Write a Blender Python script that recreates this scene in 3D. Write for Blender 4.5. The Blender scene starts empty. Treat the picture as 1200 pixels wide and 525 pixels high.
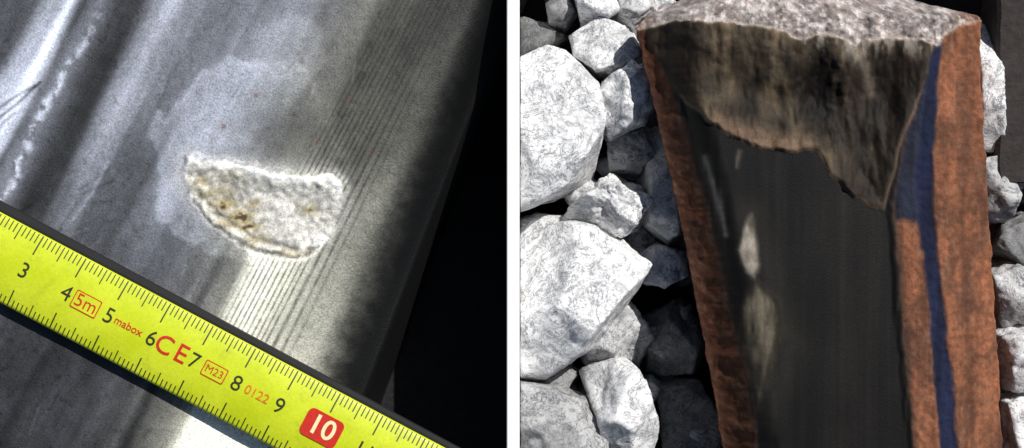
import bpy, bmesh, math, random
import numpy as np
from mathutils import Vector, noise as mnoise

scene = bpy.context.scene
D = 20.0
SUN = Vector((0.46, 0.52, 0.76)).normalized()

# ------------------------------------------------------------------ helpers
def W(px, py, z):
    f = (D - z) / D
    return ((px - 600) / 100 * f, (262.5 - py) / 100 * f, z)

def hsh(xi, yi, seed):
    h = (xi * 374761393 + yi * 668265263 + seed * 1442695041) & 0xffffffff
    h = ((h ^ (h >> 13)) * 1274126177) & 0xffffffff
    h = ((h ^ (h >> 16)) * 668265263) & 0xffffffff
    return (h & 0xffffff) / float(0xffffff)

def vn(x, y, seed):
    xi = np.floor(x).astype(np.int64); yi = np.floor(y).astype(np.int64)
    fx = x - xi; fy = y - yi
    fx = fx * fx * (3 - 2 * fx); fy = fy * fy * (3 - 2 * fy)
    a = hsh(xi, yi, seed); b = hsh(xi + 1, yi, seed); c = hsh(xi, yi + 1, seed); d = hsh(xi + 1, yi + 1, seed)
    return (a * (1 - fx) + b * fx) * (1 - fy) + (c * (1 - fx) + d * fx) * fy

def fbm(x, y, seed, o=4):
    t = 0; a = 0.5; s = 0
    for i in range(o):
        t = t + a * vn(x * 2 ** i + 17.3 * i, y * 2 ** i + 5.1 * i, seed + i); s += a; a *= 0.55
    return t / s

def ss(a, b, x):
    t = np.clip((x - a) / (b - a), 0, 1)
    return t * t * (3 - 2 * t)

def sdpoly(X, Y, poly):
    d = np.full(X.shape, 1e9); inside = np.zeros(X.shape, bool)
    n = len(poly)
    for i in range(n):
        x1, y1 = poly[i]; x2, y2 = poly[(i + 1) % n]
        ex, ey = x2 - x1, y2 - y1
        L = ex * ex + ey * ey + 1e-9
        t = np.clip(((X - x1) * ex + (Y - y1) * ey) / L, 0, 1)
        d = np.minimum(d, np.hypot(X - x1 - t * ex, Y - y1 - t * ey))
        cond = ((y1 > Y) != (y2 > Y)) & (X < (x2 - x1) * (Y - y1) / ((y2 - y1) + 1e-9) + x1)
        inside ^= cond
    return np.where(inside, d, -d)

def dline(X, Y, pts):
    d = np.full(X.shape, 1e9)
    for (x1, y1), (x2, y2) in zip(pts[:-1], pts[1:]):
        ex, ey = x2 - x1, y2 - y1
        L = ex * ex + ey * ey + 1e-9
        t = np.clip(((X - x1) * ex + (Y - y1) * ey) / L, 0, 1)
        d = np.minimum(d, np.hypot(X - x1 - t * ex, Y - y1 - t * ey))
    return d

def lin(c):
    c = np.clip(c, 0, 1)
    return np.where(c < 0.04045, c / 12.92, ((c + 0.055) / 1.055) ** 2.4)

def L3(r, g, b):
    return tuple(float(v) for v in lin(np.array([r, g, b]) / 255.0))

def grid_mesh(name, P, col, msk, uv, mat):
    R, C = P.shape[:2]
    me = bpy.data.meshes.new(name)
    idx = np.arange(R * C).reshape(R, C)
    q = np.stack([idx[:-1, :-1], idx[1:, :-1], idx[1:, 1:], idx[:-1, 1:]], -1).reshape(-1, 4)
    me.from_pydata(P.reshape(-1, 3).tolist(), [], q.tolist())
    def att(nm, A):
        a = me.color_attributes.new(nm, 'FLOAT_COLOR', 'POINT')
        buf = np.ones((R * C, 4)); buf[:, :3] = A.reshape(-1, 3)
        a.data.foreach_set('color', buf.ravel())
    att('Col', col); att('Msk', msk)
    ul = me.uv_layers.new(name='UVMap')
    li = np.zeros(len(me.loops), np.int64); me.loops.foreach_get('vertex_index', li)
    ul.data.foreach_set('uv', uv.reshape(-1, 2)[li].ravel())
    me.polygons.foreach_set('use_smooth', [True] * len(me.polygons))
    me.materials.append(mat)
    ob = bpy.data.objects.new(name, me); scene.collection.objects.link(ob)
    return ob

class NT:
    def __init__(s, name):
        s.m = bpy.data.materials.new(name); s.m.use_nodes = True
        s.t = s.m.node_tree; s.b = s.t.nodes['Principled BSDF']
    def n(s, typ, **k):
        nd = s.t.nodes.new(typ)
        for a, v in k.items(): setattr(nd, a, v)
        return nd
    def l(s, a, b): s.t.links.new(a, b)
    def math(s, op, a, b=None, c=None):
        nd = s.t.nodes.new('ShaderNodeMath'); nd.operation = op
        for i, v in enumerate((a, b, c)):
            if v is None: continue
            if isinstance(v, (int, float)): nd.inputs[i].default_value = v
            else: s.l(v, nd.inputs[i])
        return nd.outputs[0]
    def noise(s, vec, scale, detail=4, rough=0.55, dist=0.0):
        nd = s.n('ShaderNodeTexNoise'); nd.inputs['Scale'].default_value = scale
        nd.inputs['Detail'].default_value = detail; nd.inputs['Roughness'].default_value = rough
        nd.inputs['Distortion'].default_value = dist
        s.l(vec, nd.inputs['Vector']); return nd.outputs['Fac']
    def maprange(s, v, a, b, c, d):
        nd = s.n('ShaderNodeMapRange'); s.l(v, nd.inputs[0])
        for i, q in enumerate((a, b, c, d)): nd.inputs[i + 1].default_value = q
        return nd.outputs[0]
    def scalecol(s, col, fac):
        nd = s.n('ShaderNodeVectorMath', operation='SCALE'); s.l(col, nd.inputs[0])
        if isinstance(fac, (int, float)): nd.inputs['Scale'].default_value = fac
        else: s.l(fac, nd.inputs['Scale'])
        return nd.outputs[0]
    def mix(s, f, a, b):
        nd = s.n('ShaderNodeMix', data_type='RGBA')
        s.l(f, nd.inputs[0])
        for v, i in ((a, 6), (b, 7)):
            if isinstance(v, tuple): nd.inputs[i].default_value = (*v[:3], 1)
            else: s.l(v, nd.inputs[i])
        return nd.outputs[2]
    def bump(s, h, strength, dist=0.02, normal=None):
        nd = s.n('ShaderNodeBump'); nd.inputs['Strength'].default_value = strength
        nd.inputs['Distance'].default_value = dist; s.l(h, nd.inputs['Height'])
        if normal: s.l(normal, nd.inputs['Normal'])
        return nd.outputs[0]

def surface_mat(name, ribs=False, metallic=0.25, speck=(0.6, 1.4), streakamp=.1, spec=.5):
    t = NT(name)
    oc = t.n('ShaderNodeTexCoord').outputs['Object']; uv = t.n('ShaderNodeUVMap', uv_map='UVMap').outputs[0]
    col = t.n('ShaderNodeAttribute', attribute_name='Col').outputs['Color']
    ms = t.n('ShaderNodeSeparateColor'); t.l(t.n('ShaderNodeAttribute', attribute_name='Msk').outputs['Color'], ms.inputs[0])
    grain = t.noise(oc, 42, 4, 0.75)
    grain2 = t.noise(oc, 15, 4, 0.65)
    mp = t.n('ShaderNodeMapping'); mp.inputs['Scale'].default_value = (22, 0.5, 1); t.l(uv, mp.inputs[0])
    streak = t.noise(mp.outputs[0], 1.0, 4, 0.6)
    f = t.maprange(grain, 0.3, 0.7, *speck)
    f = t.math('ADD', t.math('MULTIPLY', t.math('SUBTRACT', f, 1.0), ms.outputs[2]), 1.0)
    f2 = t.maprange(grain2, 0.3, 0.7, 0.88, 1.12)
    f3 = t.maprange(streak, 0.3, 0.7, 1 - streakamp, 1 + streakamp)
    f = t.math('MULTIPLY', t.math('MULTIPLY', f, f2), f3)
    h = t.math('MULTIPLY', grain, ms.outputs[2])
    if ribs:
        sx = t.n('ShaderNodeSeparateXYZ'); t.l(uv, sx.inputs[0])
        wob = t.noise(mp.outputs[0], 0.25, 2)
        ph = t.math('ADD', t.math('MULTIPLY', sx.outputs[0], 2 * math.pi * 100 / 6.8), t.math('MULTIPLY', wob, 4.0))
        sn = t.math('SINE', ph)
        gr = t.maprange(sn, -1.0, 0.1, 1.0, 0.0)
        gr = t.math('MULTIPLY', gr, t.maprange(t.noise(oc, 7, 4, .7), .35, .6, .5, 1.0))
        r = t.math('MULTIPLY', gr, ms.outputs[0])
        f = t.math('MULTIPLY', f, t.math('SUBTRACT', 1.0, t.math('MULTIPLY', r, 0.74)))
        h = t.math('SUBTRACT', h, t.math('MULTIPLY', r, 0.7))
    sp = t.maprange(t.noise(oc, 60, 2, 0.8), 0.64, 0.72, 0, 1.0)
    sp = t.math('MULTIPLY', sp, ms.outputs[2])
    f = t.math('ADD', f, t.math('MULTIPLY', sp, 0.7))
    c = t.scalecol(col, f)
    t.l(c, t.b.inputs['Base Color'])
    t.l(ms.outputs[1], t.b.inputs['Roughness'])
    t.b.inputs['Metallic'].default_value = metallic
    t.b.inputs['Specular IOR Level'].default_value = spec
    t.l(t.bump(h, 0.6, 0.014), t.b.inputs['Normal'])
    return t.m

# ------------------------------------------------------------------ LEFT RAIL HEAD
cs = np.concatenate([np.arange(-260, -120, 8), np.arange(-120, 602, 2.0), np.array([603, 606, 610, 616, 622])])
ys = np.concatenate([np.arange(-240, -20, 8), np.arange(-20, 545, 2.0), np.arange(548, 780, 8)])
C, Y = np.meshgrid(cs, ys)
slope = np.where(C > 520, 0.52 - 0.14 * (C - 520) / 80, 0.52)
X = C - slope * Y
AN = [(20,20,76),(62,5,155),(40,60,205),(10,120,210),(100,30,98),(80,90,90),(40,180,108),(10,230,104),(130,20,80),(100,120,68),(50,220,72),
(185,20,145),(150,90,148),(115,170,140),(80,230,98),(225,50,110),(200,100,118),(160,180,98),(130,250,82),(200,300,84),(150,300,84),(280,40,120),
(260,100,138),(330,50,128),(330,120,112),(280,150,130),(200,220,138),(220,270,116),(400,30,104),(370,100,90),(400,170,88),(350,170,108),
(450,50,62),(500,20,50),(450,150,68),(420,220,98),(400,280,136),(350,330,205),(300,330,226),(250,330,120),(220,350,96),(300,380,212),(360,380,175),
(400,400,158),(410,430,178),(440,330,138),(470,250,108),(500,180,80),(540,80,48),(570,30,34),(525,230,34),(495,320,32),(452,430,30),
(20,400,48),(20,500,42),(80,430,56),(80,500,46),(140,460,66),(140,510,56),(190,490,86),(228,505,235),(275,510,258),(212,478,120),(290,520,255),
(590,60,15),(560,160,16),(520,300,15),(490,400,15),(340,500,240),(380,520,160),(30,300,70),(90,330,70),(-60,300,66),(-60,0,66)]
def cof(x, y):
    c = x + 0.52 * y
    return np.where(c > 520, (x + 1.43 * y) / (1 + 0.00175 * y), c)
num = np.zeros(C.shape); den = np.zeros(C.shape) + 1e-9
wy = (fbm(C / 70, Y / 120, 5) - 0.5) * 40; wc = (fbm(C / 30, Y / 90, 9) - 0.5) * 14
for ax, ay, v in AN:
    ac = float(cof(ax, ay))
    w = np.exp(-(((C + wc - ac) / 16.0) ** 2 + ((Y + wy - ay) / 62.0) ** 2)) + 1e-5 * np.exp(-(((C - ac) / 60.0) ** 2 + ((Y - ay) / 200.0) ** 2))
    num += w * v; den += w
V = num / den  # anchor tones mix wear bands with flash glare painted into the colour
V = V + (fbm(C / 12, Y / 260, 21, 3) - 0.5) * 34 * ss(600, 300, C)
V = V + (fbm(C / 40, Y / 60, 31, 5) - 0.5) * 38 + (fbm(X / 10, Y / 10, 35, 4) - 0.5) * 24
V += 60 * np.exp(-((C - 80 - (fbm(C*0, Y / 60, 3) - .5) * 6) / 7) ** 2) * ss(220, 60, Y)
V -= 36 * np.exp(-((C - 98) / 6) ** 2) * ss(260, 100, Y)
wl = (fbm(C * 0 + 3, Y / 16, 8, 4) - 0.5) * 22
dep = np.exp(-((C - 121 - wl) / 6.0) ** 2) * ss(-20, 70, Y) * ss(330, 220, Y)
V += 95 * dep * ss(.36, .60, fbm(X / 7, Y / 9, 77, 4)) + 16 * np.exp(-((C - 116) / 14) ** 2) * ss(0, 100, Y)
V -= 26 * ss(130, 142, C) * ss(190, 172, C) * ss(-100, 40, Y) * ss(330, 220, Y)
V += 26 * np.exp(-((C - 203) / 11) ** 2) * ss(300, 100, Y)
V -= 30 * np.exp(-((C - 418) / 6) ** 2) * ss(260, 330, Y)
V += 24 * np.exp(-((C - 404) / 5) ** 2) * ss(200, 330, Y)
V += 85 * np.exp(-((C - 512) / 28) ** 2) * ss(390, 480, Y) + 36 * np.exp(-((C - 485) / 26) ** 2) * ss(240, 340, Y)  # extra glare painted onto the lower part of the rail
Xw = X + (fbm(X / 22, Y / 22, 41) - 0.5) * 34; Yw = Y + (fbm(X / 22, Y / 22, 47) - 0.5) * 34
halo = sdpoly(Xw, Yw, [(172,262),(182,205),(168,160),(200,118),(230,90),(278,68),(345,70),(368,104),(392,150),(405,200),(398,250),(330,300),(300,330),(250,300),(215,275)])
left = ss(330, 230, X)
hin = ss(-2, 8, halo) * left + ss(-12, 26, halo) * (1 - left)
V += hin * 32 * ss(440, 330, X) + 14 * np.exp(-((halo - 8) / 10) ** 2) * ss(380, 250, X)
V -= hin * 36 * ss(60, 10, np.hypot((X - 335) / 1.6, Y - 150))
halo2 = sdpoly(Xw, Yw, [(280,78),(290,30),(350,14),(385,40),(376,90),(345,100)])
V += 20 * ss(-4, 12, halo2)
halo3 = sdpoly(Xw, Yw, [(205,170),(240,120),(300,108),(345,130),(300,180),(240,186)])
V += 14 * ss(0, 14, halo3)
for pts, a in (([(-5,140),(20,120),(46,96)], 110), ([(-5,128),(18,112),(40,100)], 90), ([(-5,150),(16,132)], 70),
               ([(92,222),(128,198)], 26), ([(94,228),(132,212)], 26), ([(96,238),(130,236)], 22), ([(60,280),(100,225)], 20), ([(0,262),(36,240)], 34)):
    V -= a * np.exp(-(dline(X, Y, pts) / 1.7) ** 2)
V += 30 * np.exp(-(dline(X, Y, [(85,258),(108,226),(126,190)]) / 1.8) ** 2)
rs = random.Random(12)
for _ in range(40):
    x0 = rs.uniform(0, 520); y0 = rs.uniform(0, 520); L = rs.uniform(8, 40); a = math.radians(rs.gauss(117, 22))
    x1 = x0 + L * math.cos(a); y1 = y0 + L * math.sin(a)
    V += rs.choice((-1, 1)) * rs.uniform(8, 24) * np.exp(-(dline(X, Y, [(x0, y0), (x1, y1)]) / 1.3) ** 2)
V -= 18 * ss(.72, .82, fbm(X / 5, Y / 5, 93, 2))
V *= 1 - 0.9 * ss(550, 592, C + (fbm(X / 12, Y / 12, 61) - .5) * 14)  # shade painted on the falling flank, which the sun would otherwise brighten
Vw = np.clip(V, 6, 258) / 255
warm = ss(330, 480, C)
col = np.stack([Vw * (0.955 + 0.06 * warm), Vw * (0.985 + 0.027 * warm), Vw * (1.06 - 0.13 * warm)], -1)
# --- pit
Xp = X + (fbm(X / 9, Y / 9, 51, 3) - 0.5) * 9; Yp = Y + (fbm(X / 9, Y / 9, 57, 3) - 0.5) * 9
PIT = [(222,184),(238,190),(262,190),(300,196),(322,202),(345,207),(366,203),(386,202),(399,212),(404,230),(400,256),(390,278),(374,296),(354,306),(330,308),(304,300),(278,287),(252,268),(232,246),(218,226),(212,206)]
pit = sdpoly(Xp, Yp, PIT)
pin = ss(-3, 5, pit)
pv = 200 + (fbm(X / 6, Y / 6, 63, 4) - 0.5) * 120 + (fbm(X / 30, Y / 30, 64) - .5) * 40
pv = pv - 12 * ss(330, 250, X)
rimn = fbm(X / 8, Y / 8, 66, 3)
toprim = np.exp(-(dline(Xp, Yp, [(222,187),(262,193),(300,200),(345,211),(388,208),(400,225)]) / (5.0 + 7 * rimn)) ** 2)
pv = pv * (1 - toprim) + 275 * toprim  # light caught by the upper rim, painted as a brighter tone
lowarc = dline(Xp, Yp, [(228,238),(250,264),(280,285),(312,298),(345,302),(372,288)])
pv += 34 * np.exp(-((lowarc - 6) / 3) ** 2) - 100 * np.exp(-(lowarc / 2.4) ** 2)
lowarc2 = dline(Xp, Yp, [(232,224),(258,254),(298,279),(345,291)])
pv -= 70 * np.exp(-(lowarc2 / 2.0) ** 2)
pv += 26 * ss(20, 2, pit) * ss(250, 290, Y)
pc = np.stack([pv, pv * 0.99, pv * 0.95], -1) / 255
st = np.zeros(C.shape)
for sx, sy, rx, ry, a in ((236,214,10,6,.55),(245,228,12,6,.45),(262,240,14,7,.85),(282,255,13,9,1.05),(290,267,12,6,.95),(297,240,7,5,.75),(258,225,14,8,.35),(362,246,9,6,.8),(270,262,14,8,.5),(300,282,16,7,.35),(340,296,20,6,.35),(268,207,16,6,.22)):
    st = np.maximum(st, a * np.exp(-(((Xp - sx) / rx) ** 2 + ((Yp - sy) / ry) ** 2)))
st = np.clip(st * (0.25 + 1.5 * fbm(X / 5, Y / 5, 71)), 0, 1)
brown = np.array([138, 120, 68]) / 255.0
dk = np.array([64, 44, 30]) / 255.0
pc = pc * (1 - st[..., None]) + brown * st[..., None]
s2 = ss(0.66, 0.92, st); pc = pc * (1 - s2[..., None]) + dk * s2[..., None]
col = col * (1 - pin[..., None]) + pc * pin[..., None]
pale_fringe = (np.exp(-((pit + 5) / 8) ** 2) * .5 * (pit < 0) * ss(330, 200, Y))[..., None]  # paler fringe just outside the pit, stronger towards the top
col = col * (1 - pale_fringe) + np.array([.74, .74, .73]) * pale_fringe
for dx, dy in ((370,166),(262,148),(437,180),(300,112),(410,118)):
    g = np.exp(-(np.hypot(X - dx, Y - dy) / 2.6) ** 2)[..., None] * .7
    col = col * (1 - g) + np.array([.42, .25, .22]) * g
rib = ss(440, 470, C) * ss(552, 528, C) * (1 - pin) * (0.5 + 0.5 * ss(0, 250, Y)) * ss(505, 430, Y)
rough = 0.52 - 0.1 * ss(60, 200, V) + 0.25 * pin
spk = 0.85 + 0.15 * ss(520, 560, C)
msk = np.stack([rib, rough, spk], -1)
Z = -0.05 * ((C - 330) / 270) ** 2
Z = Z - 0.55 * ss(548, 606, C) ** 1.5 - 2.4 * ss(600, 614, C)
Z = Z - 0.06 * ss(4, 34, pit) + 0.055 * (fbm(X / 8, Y / 8, 63, 4) - 0.5) * pin + 0.045 * toprim * ss(-8, 2, pit)
Z = Z - .03 * (np.exp(-(lowarc / 2.5) ** 2) + .6 * np.exp(-(lowarc2 / 2.2) ** 2)) * pin
Z = Z + (fbm(C / 60, Y / 120, 87) - .5) * 0.03 + 0.006 * ss(0, 8, halo)
Z = Z - 2.0 * ss(-235, -260, C)
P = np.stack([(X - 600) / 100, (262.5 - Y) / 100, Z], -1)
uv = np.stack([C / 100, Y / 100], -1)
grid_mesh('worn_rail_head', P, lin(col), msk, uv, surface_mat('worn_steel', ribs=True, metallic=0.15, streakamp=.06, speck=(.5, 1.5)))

# ------------------------------------------------------------------ TAPE MEASURE
tape = bpy.data.objects.new('yellow_tape_measure', None); scene.collection.objects.link(tape)
ang = math.atan2(-0.53, 1.0)
ZT = 0.16
ox, oy, _ = W(30, 317.5, ZT)
tape.location = (ox, oy, ZT); tape.rotation_euler = (0, 0, ang)
CM = 0.562 * (D - ZT) / D
HW = 0.465
def tz(v): return 0.07 * (1 - (v / HW) ** 2)

def mat_tape():
    t = NT('tape_yellow_lacquer')
    oc = t.n('ShaderNodeTexCoord').outputs['Object']
    a = t.noise(oc, 1.6, 4, 0.6); b = t.noise(oc, 30, 4, 0.7); d = t.noise(oc, 5, 5, .7)
    c = t.mix(t.maprange(a, 0.35, 0.65, 0, 1), L3(190, 204, 22), L3(206, 218, 44))
    c = t.mix(t.maprange(d, 0.56, 0.75, 0, .4), c, L3(140, 150, 40))
    c = t.scalecol(c, t.maprange(b, 0.3, 0.75, 1.04, 0.84))
    t.l(c, t.b.inputs['Base Color']); t.b.inputs['Roughness'].default_value = 0.4
    t.l(t.bump(b, 0.15, 0.01), t.b.inputs['Normal'])
    return t.m
def mat_flat(name, c, r=0.5, nz=0.3):
    t = NT(name); oc = t.n('ShaderNodeTexCoord').outputs['Object']
    b = t.noise(oc, 22, 4, 0.7)
    q = t.n('ShaderNodeRGB'); q.outputs[0].default_value = (*c, 1)
    t.l(t.scalecol(q.outputs[0], t.maprange(b, 0.3, 0.7, 1 + nz, 1 - nz)), t.b.inputs['Base Color'])
    t.b.inputs['Roughness'].default_value = r
    return t.m
M_Y = mat_tape(); M_K = mat_flat('tape_black_ink', L3(44, 48, 22)); M_R = mat_flat('tape_red_ink', L3(192, 40, 24), nz=.15)
M_O = mat_flat('tape_orange_ink', L3(210, 116, 30)); M_B = mat_flat('tape_shadow_black', (0.004, 0.004, 0.004), 0.8)
M_C = mat_flat('tape_cream_print', L3(235, 220, 170), .5, .08)

def simple(name, verts, faces, mat, parent=None, smooth=False):
    me = bpy.data.meshes.new(name); me.from_pydata(verts, [], faces); me.materials.append(mat)
    if smooth: me.polygons.foreach_set('use_smooth', [True] * len(me.polygons))
    ob = bpy.data.objects.new(name, me); scene.collection.objects.link(ob)
    if parent: ob.parent = parent
    return ob
u0, u1 = -3.2, 9.5
vv = np.linspace(-HW, HW, 25); uu = np.linspace(u0, u1, 80)
vs = [(u, v, tz(v)) for u in uu for v in vv]; n = len(vv)
fs = [(i * n + j, (i + 1) * n + j, (i + 1) * n + j + 1, i * n + j + 1) for i in range(len(uu) - 1) for j in range(n - 1)]
b0 = len(vs); vs += [(u, s * HW, -0.02) for u in uu for s in (-1, 1)]
for i in range(len(uu) - 1):
    fs.append((i * n, b0 + 2 * i, b0 + 2 * i + 2, (i + 1) * n)); fs.append((i * n + n - 1, (i + 1) * n + n - 1, b0 + 2 * i + 3, b0 + 2 * i + 1))
simple('blade', vs, fs, M_Y, tape, True)
bk = []; bf = []
for i, u in enumerate(uu):
    w = 0.12 - 0.001 * i
    bk += [(u, HW - 0.2, -0.03), (u, HW + 0.03, -0.025), (u, HW + w, -0.05), (u, HW + w, -0.16)]
for i in range(len(uu) - 1):
    for j in range(3): bf.append((i * 4 + j, i * 4 + 4 + j, i * 4 + 5 + j, i * 4 + 1 + j))
simple('shadow_strip', bk, bf, M_B, tape)  # black strip stands in for the shadow along the tape's upper edge
tv, tf = [], []
def quad(u, v0, v1, w):
    k = len(tv); m = 4
    for q in range(m + 1):
        v = v0 + (v1 - v0) * q / m
        tv.append((u - w / 2, v, tz(v) + 0.005)); tv.append((u + w / 2, v, tz(v) + 0.005))
    for q in range(m): tf.append((k + 2 * q, k + 2 * q + 1, k + 2 * q + 3, k + 2 * q + 2))
for mm in range(-40, 150):
    u = mm * CM / 10
    if mm % 10 == 0: ln = 0.25
    elif mm % 5 == 0: ln = 0.19
    else: ln = 0.125
    w = 0.017 if mm % 10 == 0 else 0.0135
    quad(u, HW - 0.01, HW - ln, w)
    quad(u, -HW + 0.01, -HW + ln * 0.85, w)
simple('millimetre_marks', tv, tf, M_K, tape)

def text(s, u, v, size, mat, lift=0.007, name='numeral', bold=0.0, flat=False):
    cu = bpy.data.curves.new(name, 'FONT'); cu.body = s; cu.size = size; cu.align_x = 'CENTER'; cu.align_y = 'CENTER'
    cu.offset = bold; cu.resolution_u = 4
    ob = bpy.data.objects.new(name, cu); scene.collection.objects.link(ob)
    bpy.context.view_layer.update()
    me = bpy.data.meshes.new_from_object(ob)
    bpy.data.objects.remove(ob)
    for vtx in me.vertices:
        x, y = vtx.co.x + u, vtx.co.y + v
        vtx.co = (x, y, (tz(0) if flat else tz(max(-HW, min(HW, y)))) + lift)
    me.materials.clear(); me.materials.append(mat)
    o2 = bpy.data.objects.new(name, me); scene.collection.objects.link(o2); o2.parent = tape
def rect(u, v, w, h, mat, lift, name, r=0.03):
    pts = []
    for cx, cy, a0 in ((w/2 - r, h/2 - r, 0), (-w/2 + r, h/2 - r, 90), (-w/2 + r, -h/2 + r, 180), (w/2 - r, -h/2 + r, 270)):
        for k in range(5):
            a = math.radians(a0 + k * 22.5); pts.append((u + cx + r * math.cos(a), v + cy + r * math.sin(a)))
    simple(name, [(x, y, tz(0) + lift) for x, y in pts], [tuple(range(len(pts)))], mat, tape)
for k in range(-2, 14):
    u = k * CM; num_ = k + 3
    if num_ == 10:
        rect(u, 0.01, 0.46, 0.34, M_R, 0.004, 'ten_box', 0.07)
        text('10', u, 0.01, 0.33, M_C, 0.009, 'ten', 0.005, True)
    elif num_ > 0:
        text(str(num_), u, 0, 0.26, M_K, name='numeral', bold=0.0)
def boxed(s, u, w, h, size):
    rect(u, 0.0, w, h, M_R, 0.003, 'label_frame', 0.02); rect(u, 0.0, w - 0.026, h - 0.026, M_Y, 0.006, 'label_field', 0.015)
    text(s, u, 0.0, size, M_R, 0.010, 'label', 0, True)
boxed('5m', 1.46 * CM, 0.33, 0.22, 0.22)
text('mabox', 2.46 * CM, 0.0, 0.13, M_R, name='maker_print', bold=0.001)
text('C', 3.30 * CM, 0.0, 0.31, M_R, name='ce_mark', bold=0.002)
text('E', 3.70 * CM, 0.0, 0.31, M_R, name='ce_mark', bold=0.002)
boxed('M23', 4.48 * CM, 0.29, 0.19, 0.13)
text('0122', 5.48 * CM, 0.0, 0.155, M_O, name='batch_print', bold=0.001)

# ------------------------------------------------------------------ RIGHT: BROKEN RAIL
ys = np.concatenate([np.arange(-60, 540, 1.8), np.arange(545, 760, 8)])
LY = [-60, -40, -20, 0, 12, 28, 60, 110, 180, 260, 400, 525, 760]
LX = [930, 890, 832, 786, 762, 749, 755, 766, 783, 801, 828, 851, 895]
RY = [-60, -20, 0, 8, 16, 24, 45, 100, 250, 400, 525, 760]
RX = [1010, 1052, 1100, 1122, 1150, 1155, 1152, 1153, 1163, 1171, 1179, 1192]
s = np.linspace(0, 1, 230)
S, Y = np.meshgrid(s, ys)
Lx = np.interp(Y, LY, LX) + (fbm(Y * 0, Y / 14, 3) - .5) * 5; Rx = np.interp(Y, RY, RX) + (fbm(Y * 0, Y / 14, 6) - .5) * 5
X = Lx + (Rx - Lx) * S
Xw = X + (fbm(X / 16, Y / 16, 101) - .5) * 22; Yw = Y + (fbm(X / 16, Y / 16, 107) - .5) * 22
Xs = X + (fbm(X / 9, Y / 40, 111) - .5) * 9; Ys = Y + (fbm(X / 10, Y / 10, 117) - .5) * 7
FR = [(700,34),(752,31),(800,24),(850,30),(905,36),(932,50),(960,44),(985,46),(1000,58),(1010,50),(1040,46),(1075,50),(1095,56),(1108,42),(1128,30),(1180,14),(1180,-300),(700,-300)]
SC1 = [(758,20),(768,62),(784,92),(804,118),(828,141),(856,160),(890,173),(922,179),(948,176),(975,164),(1050,140),(1085,90),(1095,20)]
SC2 = [(952,150),(958,180),(972,204),(994,226),(1018,240),(1034,244),(1044,204),(1054,160),(1072,118),(1092,60),(1060,40),(980,60)]
DK = [(775,60),(798,130),(810,180),(832,260),(854,360),(873,440),(888,540),(902,780),(1085,780),(1068,525),(1056,400),(1047,280),(1044,240),(1060,150),(1088,70)]
fr = sdpoly(Xs, Ys, FR); sc1 = sdpoly(Xs, Ys, SC1); sc2 = sdpoly(Xs, Ys, SC2); dkm = sdpoly(Xs, Ys, DK)
sc = np.maximum(sc1, sc2)
def blend(col, m, c2):
    if not isinstance(c2, np.ndarray): c2 = np.array(c2) / 255.0
    return col * (1 - m[..., None]) + c2 * m[..., None]
def var(seed, sx, sy, amp, o=4): return 1 + (fbm(X / sx, Y / sy, seed, o) - .5) * amp
def rgb(r, g, b): return np.stack([X*0+r, X*0+g, X*0+b], -1) / 255.
rl = (S < 0.5)
rust = np.where(rl[..., None], np.array([90, 56, 40]) / 255., np.array([134, 86, 62]) / 255.)  # rust painted darker on the left as the flank turned from the sun
rust = rust * var(121, 20, 60, .6)[..., None] * var(123, 5, 5, .5, 3)[..., None]
m = ss(.48, .66, fbm(X / 24, Y / 40, 127)); rust = blend(rust, m * .5, [80, 56, 46])
m = ss(.6, .7, fbm(X / 9, Y / 14, 128)); rust = blend(rust, m * .4, [146, 106, 82])
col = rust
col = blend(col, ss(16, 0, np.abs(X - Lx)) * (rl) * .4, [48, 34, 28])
bl = sdpoly(Xs, Y, [(1090,58),(1098,120),(1088,190),(1082,262),(1068,262),(1056,258),(1043,262),(1042,225),(1058,152),(1074,110)])
col = blend(col, ss(-2, 6, bl), rgb(38, 41, 54) * var(131, 8, 60, .9)[..., None])
strp = np.interp(Y, [40, 100, 180, 260, 380, 525, 760], [1098, 1090, 1080, 1082, 1096, 1110, 1130])
wid = np.interp(Y, [40, 180, 300, 525], [4, 9, 9, 11]) + (fbm(X * 0, Y / 18, 136) - .5) * 5
col = blend(col, ss(3, -3, np.abs(Xs - strp) - wid) * .97, rgb(27, 33, 58) * var(133, 8, 60, .8)[..., None])
ln_ = np.interp(Y, [120, 260, 525, 760], [1140, 1128, 1140, 1150])
col = blend(col, np.exp(-((X - ln_) / 5) ** 2) * .4 * ss(60, 200, Y), [76, 50, 40])
col = blend(col, .6 * np.exp(-(dkm / 6) ** 2) * (X > 1000) * ss(230, 270, Y), [60, 44, 36])
dk = rgb(21, 20, 19) * var(141, 7, 260, .8)[..., None] * var(143, 30, 70, .8)[..., None]
dk = blend(dk, ss(925, 985, X) * ss(1050, 1010, X) * .3, [36, 32, 29])
dk = blend(dk, .35 * np.exp(-((Xs - 985) / 5) ** 2), [48, 42, 38])
fl = sdpoly(Xs, Ys, [(877,252),(886,280),(892,312),(880,326),(872,320),(862,292)])
fl2 = sdpoly(Xs, Ys, [(884,326),(910,350),(917,385),(908,415),(900,445),(890,478),(880,440),(870,400),(868,360)])
dk = blend(dk, .6 * np.exp(-(dline(Xs, Ys, [(880,250),(905,330),(925,400),(900,480)]) / 18) ** 2), [46, 44, 38])
dk = blend(dk, ss(-8, 14, fl2) * .85, rgb(100, 93, 78) * var(151, 7, 22, 1.2)[..., None])
dk = blend(dk, ss(-4, 7, fl), rgb(142, 134, 122) * var(153, 8, 12, .7)[..., None])
dk = blend(dk, .8 * np.exp(-(dline(Xs, Y, [(826,185),(838,225),(849,275)]) / 4) ** 2), [116, 114, 108])
dk = blend(dk, .6 * np.exp(-(dline(Xs, Y, [(866,178),(864,196)]) / 2.5) ** 2), [120, 110, 100])
dk = blend(dk, .5 * ss(7, 0, dkm) * (X > 1000), [84, 74, 66])
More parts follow.
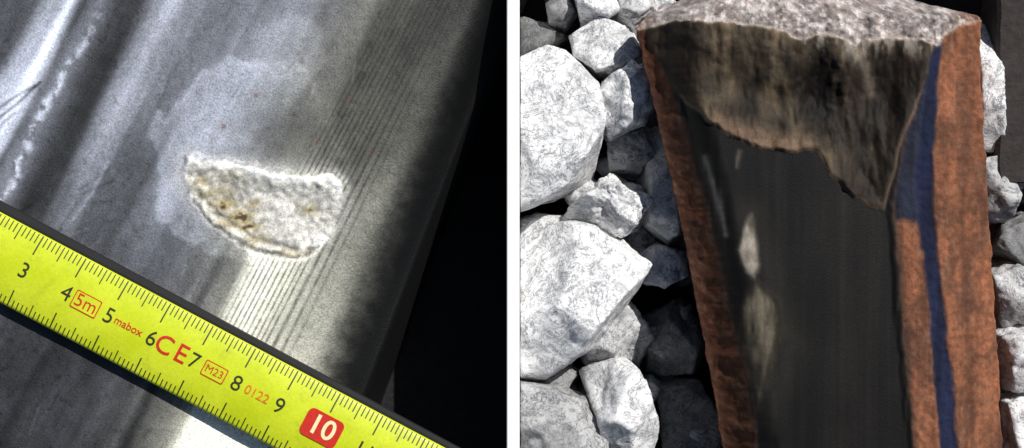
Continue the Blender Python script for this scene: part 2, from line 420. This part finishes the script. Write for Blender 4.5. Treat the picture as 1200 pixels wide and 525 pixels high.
dk = blend(dk, .6 * ss(16, 0, dkm) * (X < 930), [44, 34, 29])
col = blend(col, ss(-3, 4, dkm), dk)
scc = rgb(72, 62, 49) * var(161, 14, 70, 1.2)[..., None] * var(163, 22, 26, 1.4)[..., None]
rimw = ss(34, 3, sc1) * ss(105, 145, Y) * ss(780, 880, X) * ss(962, 930, X)
scc = blend(scc, .8 * rimw, rgb(130, 104, 84) * var(165, 9, 9, .6)[..., None])
scc = blend(scc, .95 * ss(40, 10, np.hypot((Xw - 962), (Yw - 112) / 1.9)), rgb(17, 13, 10) * var(166, 9, 12, 1.6)[..., None])
scc = blend(scc, .9 * ss(62, 20, np.hypot((Xw - 1048) / .9, (Yw - 104) / 1.2)), rgb(24, 18, 14) * var(167, 8, 12, 1.4)[..., None])
scc = blend(scc, .8 * ss(50, 10, np.hypot((Xw - 794), (Yw - 78) / 1.3)), rgb(27, 20, 16))
scc = blend(scc, .88 * ss(966, 996, X) * ss(100, 140, Y), rgb(40, 34, 28) * var(171, 16, 16, 1.5)[..., None])
scc = blend(scc, .85 * ss(34, 0, -fr) * ss(.47, .58, fbm(X / 10, Y / 26, 173)) * ss(880, 930, X), [146, 138, 128])
scc = blend(scc, .5 * np.exp(-(dline(Xs, Ys, [(905,70),(925,110),(930,165)]) / 5) ** 2), [124, 108, 86])
scc = blend(scc, .6 * np.exp(-(dline(Xs, Ys, [(1000,60),(1012,80),(1020,110)]) / 6) ** 2), [140, 128, 112])
scm = ss(-2, 3, sc)
col = blend(col, scm, scc)
col = blend(col, .6 * np.exp(-((sc) / 2.0) ** 2) * (fr < 0) * (Y > 110), [128, 106, 86])
fc = rgb(160, 150, 146) * var(181, 5, 5, 1.2)[..., None] * var(183, 50, 16, .6)[..., None]
fc = blend(fc, .45 * ss(.48, .64, fbm(X / 22, Y / 10, 187)), [108, 96, 90])
fc = blend(fc, .8 * ss(26, 0, X - 748) + .8 * ss(44, 8, 1158 - X), rgb(122, 80, 62) * var(185, 8, 8, .5)[..., None])
fc = blend(fc, .55 * ss(.55, .68, fbm(X / 6, Y / 6, 189)), [240, 234, 230])
frm = ss(-1, 2, fr)
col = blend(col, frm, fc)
col = blend(col, .5 * np.exp(-((fr - 2) / 2.4) ** 2), [196, 180, 166])
Z = 0.62 - 0.50 * ss(64, 0, X - Lx) ** 1.2 - 0.26 * ss(80, 0, Rx - X)
Z = Z - 0.04 * ((S - .5) * 2) ** 2
Z = Z - 0.04 * ss(0, 8, dkm) * (1 - scm)
nf = ss(0, 100, -fr)
Z = Z - 0.26 * ss(0, 70, sc1) * nf - 0.12 * ss(0, 30, sc2) * nf
Z = Z - scm * 0.12 * (fbm(X / 16, Y / 45, 191, 4) - .5)
Z = Z - .09 * ss(36, 8, np.hypot((Xw - 962), (Yw - 112) / 2.0)) * scm
Z = Z + frm * (0.08 * (fbm(X / 7, Y / 7, 193, 4) - .5)) - ss(0, 90, fr) * 0.55 - .03 * frm
Z = Z - 0.012 * ss(0, 8, fl2) - 0.01 * ss(0, 6, fl)
Z = Z - 0.03 * ss(3, -4, np.abs(Xs - strp) - wid) * ss(100, 200, Y)
Z = Z + (fbm(X / 7, Y / 7, 197, 3) - .5) * 0.03 * (1 - ss(-3, 4, dkm))
f0 = (D - 0.45) / D
P = np.stack([(X - 600) / 100 * f0, (262.5 - Y) / 100 * f0, Z], -1)
run = ss(-3, 4, dkm) * (1 - scm) * (1 - frm)
rough = 0.85 - 0.40 * run - .2 * scm * (1 - frm)
spk = 0.6 + 0.4 * frm - 0.3 * run
msk = np.stack([X * 0, rough, spk], -1)
uv = np.stack([X / 100, Y / 100], -1)
def side(A3, zz, dx, left):
    c = A3[:, :1].copy() if left else A3[:, -1:].copy()
    c[..., 0] += dx if left else -dx; c[..., 2] = zz; return c
PP = np.concatenate([side(P, -2.4, 1.1, 1), side(P, -0.75, 1.0, 1), side(P, -0.45, 0.12, 1), P, side(P, -0.45, 0.10, 0), side(P, -0.75, 1.0, 0), side(P, -2.4, 1.1, 0)], 1)
def rep(A): return np.concatenate([A[:, :1]] * 3 + [A] + [A[:, -1:]] * 3, 1)
colL = rep(lin(col)); mskL = rep(msk); uvL = rep(uv)
top = PP[:1].copy(); top[..., 2] = -2.4; bot = PP[-1:].copy(); bot[..., 2] = -2.4
PP = np.concatenate([top, PP, bot], 0)
cat = lambda A: np.concatenate([A[:1], A, A[-1:]], 0)
grid_mesh('broken_rail', PP, cat(colL) * .82, cat(mskL), cat(uvL), surface_mat('rusted_rail_steel', metallic=0.0, streakamp=.12, spec=.16))

# dark bar lying behind the ballast at the far right
sec = [(-.40, -.9), (-.40, -.30), (-.36, -.25), (-.1, -.23), (.14, -.23), (.34, -.27), (.40, -.34), (.40, -.9)]
bv, bfc = [], []
yy = np.linspace(4.6, 0.5, 60)
for i, y in enumerate(yy):
    for j, (a, z) in enumerate(sec):
        nzv = mnoise.noise(Vector((a * 5, y * 4, z * 5))) * .02
        bv.append((6.16 + a + nzv, y, z + nzv))
m_ = len(sec)
for i in range(len(yy) - 1):
    for j in range(m_): bfc.append((i * m_ + j, i * m_ + (j + 1) % m_, (i + 1) * m_ + (j + 1) % m_, (i + 1) * m_ + j))
bfc.append(tuple(range(m_))); bfc.append(tuple(range((len(yy) - 1) * m_, len(yy) * m_))[::-1])
t = NT('dark_oxidised_steel'); oc = t.n('ShaderNodeTexCoord').outputs['Object']; g = t.noise(oc, 9, 6, .7)
t.l(t.mix(t.maprange(g, .35, .65, 0, 1), (0.014, 0.012, 0.012), (0.035, 0.026, 0.022)), t.b.inputs['Base Color'])
t.b.inputs['Roughness'].default_value = .85; t.l(t.bump(g, .6, .04), t.b.inputs['Normal'])
simple('dark_steel_bar', bv, bfc, t.m)

# ------------------------------------------------------------------ BALLAST STONES
def stone_mat():
    t = NT('marble_ballast')
    oc = t.n('ShaderNodeTexCoord').outputs['Object']
    tint = t.n('ShaderNodeSeparateColor'); t.l(t.n('ShaderNodeAttribute', attribute_name='Col').outputs['Color'], tint.inputs[0])
    big = t.noise(oc, 1.7, 5, 0.65, 0.6); med = t.noise(oc, 5.5, 6, 0.72, 0.8); fine = t.noise(oc, 30, 5, 0.75)
    vn1 = t.noise(oc, 2.8, 6, 0.72, 1.4)
    vein = t.maprange(t.math('ABSOLUTE', t.math('SUBTRACT', vn1, 0.5)), 0.0, 0.026, 1, 0)
    vn2 = t.noise(oc, 6, 5, 0.72, 1.0)
    vein2 = t.maprange(t.math('ABSOLUTE', t.math('SUBTRACT', vn2, 0.5)), 0.0, 0.032, 0.95, 0)
    c = t.mix(t.maprange(med, 0.50, 0.70, 0, 1), L3(247, 247, 246), L3(208, 208, 210))
    c = t.mix(t.maprange(big, 0.53, 0.63, 0, .55), c, L3(158, 158, 160))
    c = t.mix(t.math('MULTIPLY', vein, t.maprange(big, .4, .6, 1, .5)), c, L3(94, 97, 104))
    c = t.mix(t.math('MULTIPLY', vein2, t.maprange(med, .38, .58, 0, .95)), c, L3(110, 112, 118))
    c = t.mix(t.maprange(t.noise(oc, 2.6, 3, .6), .62, .74, 0, .35), c, L3(160, 140, 116))
    c = t.scalecol(c, t.maprange(fine, 0.3, 0.7, 0.86, 1.05))
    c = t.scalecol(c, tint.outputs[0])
    t.l(c, t.b.inputs['Base Color']); t.b.inputs['Roughness'].default_value = 0.85
    t.b.inputs['Specular IOR Level'].default_value = 0.3
    h = t.math('ADD', t.math('MULTIPLY', med, 1.0), t.math('MULTIPLY', fine, 0.22))
    t.l(t.bump(h, 0.5, 0.06), t.b.inputs['Normal'])
    return t.m
M_S = stone_mat()
ico = {}
for sub in (3, 4, 5, 6):
    b = bmesh.new(); bmesh.ops.create_icosphere(b, subdivisions=sub, radius=1.0)
    b.verts.ensure_lookup_table()
    ico[sub] = (np.array([v.co[:] for v in b.verts]), np.array([[v.index for v in f.verts] for f in b.faces])); b.free()
SV, SF, ST = [], [], []; off = 0
def stone(poly, ztop, depth, seed, tint, sub=5, rag=1.0):
    global off
    rnd = random.Random(seed)
    pts = np.array([W(x, y, ztop - depth * .3)[:2] for x, y in poly])
    area = 0.5 * sum(pts[i][0] * pts[(i + 1) % len(pts)][1] - pts[(i + 1) % len(pts)][0] * pts[i][1] for i in range(len(pts)))
    if area < 0: pts = pts[::-1]
    c2 = pts.mean(0); zc = ztop - depth * 0.5; c = np.array([c2[0], c2[1], zc])
    dirs, faces = ico[sub]
    planes = []
    size = max(np.ptp(pts[:, 0]), np.ptp(pts[:, 1]))
    for i in range(len(pts)):
        a, b_ = pts[i], pts[(i + 1) % len(pts)]
        e = b_ - a; nrm = np.array([e[1], -e[0]]) / (np.linalg.norm(e) + 1e-9)
        nz = rnd.uniform(-0.1, 0.25); nv = np.array([nrm[0], nrm[1], nz])
        p = np.array([a[0], a[1], zc])
        d = max(0.04, float(np.dot(p - c, nv)) / np.linalg.norm(nv)); nv = nv / np.linalg.norm(nv)
        planes.append((nv, d))
    a0 = rnd.uniform(0, 6.283); nf_ = rnd.choice((4, 5, 6))
    for k in range(nf_):
        a = a0 + k * 6.283 / nf_ + rnd.uniform(-.4, .4); tl = rnd.uniform(.35, 1.35)
        nv = np.array([math.cos(a) * tl, math.sin(a) * tl, 1]); nv /= np.linalg.norm(nv)
        rr = size * rnd.uniform(.05, .30)
        q = np.array([math.cos(a) * rr, math.sin(a) * rr, depth * .5])
        planes.append((nv, float(q @ nv)))
    a = rnd.uniform(-.5, 2.2); tl = rnd.uniform(.05, .3)
    nv = np.array([math.cos(a) * tl, math.sin(a) * tl, 1]); nv /= np.linalg.norm(nv)
    planes.append((nv, depth * .5 * .93))
    planes.append((np.array([0, 0, -1.]), depth * .5))
    r = np.full(len(dirs), 1e9)
    for nv, d in planes:
        dn = dirs @ nv
        r = np.where(dn > 1e-4, np.minimum(r, d / np.maximum(dn, 1e-4)), r)
    r = np.minimum(r, size * 1.2)
    V = dirs * r[:, None]
    sd = Vector((seed * 3.17, seed * 1.3, seed * .7))
    amp = 0.06 * min(1, size) * rag
    out = np.empty_like(V)
    for i, v in enumerate(V):
        q = Vector(v) / max(.35, size) * 3.0
        n1 = mnoise.fractal(q * 1.6 + sd, 0.8, 2.2, 6)
        vd = mnoise.voronoi(q * 1.0 + sd * 2 + Vector((n1, -n1, n1)) * .12)[0]
        out[i] = v + dirs[i] * amp * (n1 * 0.55 + (vd[1] - vd[0]) * 0.8 - .25)
    SV.append(out + c); SF.append(faces + off); off += len(V); ST.append(np.full(len(V), tint))
BIG = [
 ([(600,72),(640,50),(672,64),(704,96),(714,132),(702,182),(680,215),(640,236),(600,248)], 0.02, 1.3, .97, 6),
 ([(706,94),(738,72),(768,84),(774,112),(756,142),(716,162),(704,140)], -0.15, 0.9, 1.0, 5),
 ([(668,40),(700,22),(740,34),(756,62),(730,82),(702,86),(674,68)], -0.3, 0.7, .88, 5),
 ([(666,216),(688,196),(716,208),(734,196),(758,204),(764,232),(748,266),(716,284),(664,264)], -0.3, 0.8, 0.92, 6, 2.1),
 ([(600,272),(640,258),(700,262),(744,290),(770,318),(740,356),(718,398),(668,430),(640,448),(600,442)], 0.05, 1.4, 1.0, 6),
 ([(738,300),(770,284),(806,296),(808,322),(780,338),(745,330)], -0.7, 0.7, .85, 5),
 ([(756,170),(776,148),(800,190),(806,270),(786,288),(754,266)], -0.5, 0.9, .7, 5),  # greyed tint paints in the shade beside the rail
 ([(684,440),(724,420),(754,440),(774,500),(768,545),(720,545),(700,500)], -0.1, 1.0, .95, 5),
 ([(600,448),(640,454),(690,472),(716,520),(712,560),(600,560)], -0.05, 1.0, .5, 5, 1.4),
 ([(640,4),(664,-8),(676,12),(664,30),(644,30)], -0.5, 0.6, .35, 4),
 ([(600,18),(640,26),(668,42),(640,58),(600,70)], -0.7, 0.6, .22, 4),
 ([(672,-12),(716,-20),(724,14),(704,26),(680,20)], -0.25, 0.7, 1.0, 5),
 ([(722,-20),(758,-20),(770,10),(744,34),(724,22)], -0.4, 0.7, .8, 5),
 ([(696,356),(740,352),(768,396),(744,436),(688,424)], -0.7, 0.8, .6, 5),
 ([(752,372),(800,350),(830,400),(815,440),(760,440)], -1.0, 0.8, .28, 5),  # low tint here and next puts the rail's shadow into the stone colour
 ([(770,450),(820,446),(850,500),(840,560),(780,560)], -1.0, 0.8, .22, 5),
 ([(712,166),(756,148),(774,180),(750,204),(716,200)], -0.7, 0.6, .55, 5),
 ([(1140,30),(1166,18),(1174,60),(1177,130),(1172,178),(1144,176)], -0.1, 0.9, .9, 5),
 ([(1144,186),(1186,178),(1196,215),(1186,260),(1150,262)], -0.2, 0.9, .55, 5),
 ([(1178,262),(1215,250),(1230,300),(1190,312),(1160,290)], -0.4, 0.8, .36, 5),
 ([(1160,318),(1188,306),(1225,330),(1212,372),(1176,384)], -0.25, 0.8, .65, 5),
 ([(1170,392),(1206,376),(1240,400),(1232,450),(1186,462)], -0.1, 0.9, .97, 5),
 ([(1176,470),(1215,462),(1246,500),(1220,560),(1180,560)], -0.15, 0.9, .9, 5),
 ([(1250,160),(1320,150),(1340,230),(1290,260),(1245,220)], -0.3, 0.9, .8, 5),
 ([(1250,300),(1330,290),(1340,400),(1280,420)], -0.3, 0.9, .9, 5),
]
for i, e_ in enumerate(BIG):
    p, zt, dp, ti, sb = e_[:5]
    stone(p, zt, dp, i + 11, ti, sb, e_[5] if len(e_) > 5 else 1.0)
rnd = random.Random(5)
k = 0
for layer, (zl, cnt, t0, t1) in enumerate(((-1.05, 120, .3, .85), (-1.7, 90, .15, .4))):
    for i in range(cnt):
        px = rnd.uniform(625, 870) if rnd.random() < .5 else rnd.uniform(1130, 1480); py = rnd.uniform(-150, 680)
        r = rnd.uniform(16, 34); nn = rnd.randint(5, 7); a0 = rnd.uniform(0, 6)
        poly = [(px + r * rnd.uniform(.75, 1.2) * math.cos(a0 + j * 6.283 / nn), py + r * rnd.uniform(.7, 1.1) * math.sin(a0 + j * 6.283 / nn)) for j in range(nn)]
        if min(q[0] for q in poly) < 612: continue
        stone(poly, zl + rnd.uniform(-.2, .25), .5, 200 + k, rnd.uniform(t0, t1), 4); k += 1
V = np.concatenate(SV); F = np.concatenate(SF); T = np.concatenate(ST)
V[:, 0] = np.maximum(V[:, 0], 0.10 + 0.002 * np.sin(V[:, 1] * 9))
me = bpy.data.meshes.new('ballast_stones'); me.from_pydata(V.tolist(), [], F.tolist())
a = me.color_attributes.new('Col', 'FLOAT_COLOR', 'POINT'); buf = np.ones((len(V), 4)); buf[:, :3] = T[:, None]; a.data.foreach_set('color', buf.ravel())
me.polygons.foreach_set('use_smooth', [True] * len(me.polygons)); me.materials.append(M_S)
scene.collection.objects.link(bpy.data.objects.new('ballast_stones', me))

# ------------------------------------------------------------------ ADDED DIVIDER + GROUND
def divider_mat():
    t = NT('added_divider_white'); oc = t.n('ShaderNodeTexCoord').outputs['Object']
    q = t.mix(t.maprange(t.noise(oc, 3, 4), .3, .7, 0, 1), (0.93, 0.93, 0.93), (0.9, 0.9, 0.9))
    t.l(q, t.b.inputs['Base Color']); t.b.inputs['Roughness'].default_value = .7
    return t.m
bm = bmesh.new(); bmesh.ops.create_cube(bm, size=1)
for v in bm.verts: v.co = (v.co.x * 0.145 + 0.015, v.co.y * 9.4, v.co.z * 3.1 - 1.47)  # added divider, no real wall; also shades the gap beside the left rail
bmesh.ops.bevel(bm, geom=bm.edges[:], offset=0.008, segments=2, affect='EDGES')
me = bpy.data.meshes.new('added_white_divider'); bm.to_mesh(me); bm.free(); me.materials.append(divider_mat())
scene.collection.objects.link(bpy.data.objects.new('added_white_divider', me))

t = NT('ground_painted_shade'); oc = t.n('ShaderNodeTexCoord').outputs['Object']
g = t.noise(oc, 6, 6, .7)
t.l(t.mix(t.maprange(g, .35, .65, 0, 1), (0.005, 0.005, 0.006), (0.014, 0.013, 0.012)), t.b.inputs['Base Color'])  # ground coloured near black to stand for the shadow beside the left rail
t.b.inputs['Roughness'].default_value = .95; t.l(t.bump(g, .8, .1), t.b.inputs['Normal'])
bm = bmesh.new(); bmesh.ops.create_grid(bm, x_segments=60, y_segments=60, size=150)
for v in bm.verts: v.co.z = -2.4
me = bpy.data.meshes.new('ground'); bm.to_mesh(me); bm.free(); me.materials.append(t.m)
scene.collection.objects.link(bpy.data.objects.new('ground', me))

# ------------------------------------------------------------------ LIGHT, CAMERA
w = bpy.data.worlds.new('World'); scene.world = w; w.use_nodes = True
nt = w.node_tree; sky = nt.nodes.new('ShaderNodeTexSky'); sky.sky_type = 'NISHITA'; sky.sun_disc = False
sky.sun_elevation = math.asin(SUN.z); sky.sun_rotation = math.atan2(SUN.x, SUN.y)
nt.links.new(sky.outputs[0], nt.nodes['Background'].inputs[0]); nt.nodes['Background'].inputs[1].default_value = 0.05
sl = bpy.data.lights.new('sun', 'SUN'); sl.energy = 5.0; sl.angle = math.radians(0.5); sl.color = (1, .975, .94)
so = bpy.data.objects.new('sun', sl); so.rotation_euler = SUN.to_track_quat('Z', 'Y').to_euler(); so.location = SUN * 30
scene.collection.objects.link(so)
cd = bpy.data.cameras.new('camera'); cd.lens = 36 * D / 12; cd.sensor_width = 36; cd.clip_end = 500
co = bpy.data.objects.new('camera', cd); co.location = (0, 0, D); scene.collection.objects.link(co); scene.camera = co
scene.view_settings.view_transform = 'Standard'; scene.view_settings.look = 'None'; scene.view_settings.exposure = 0
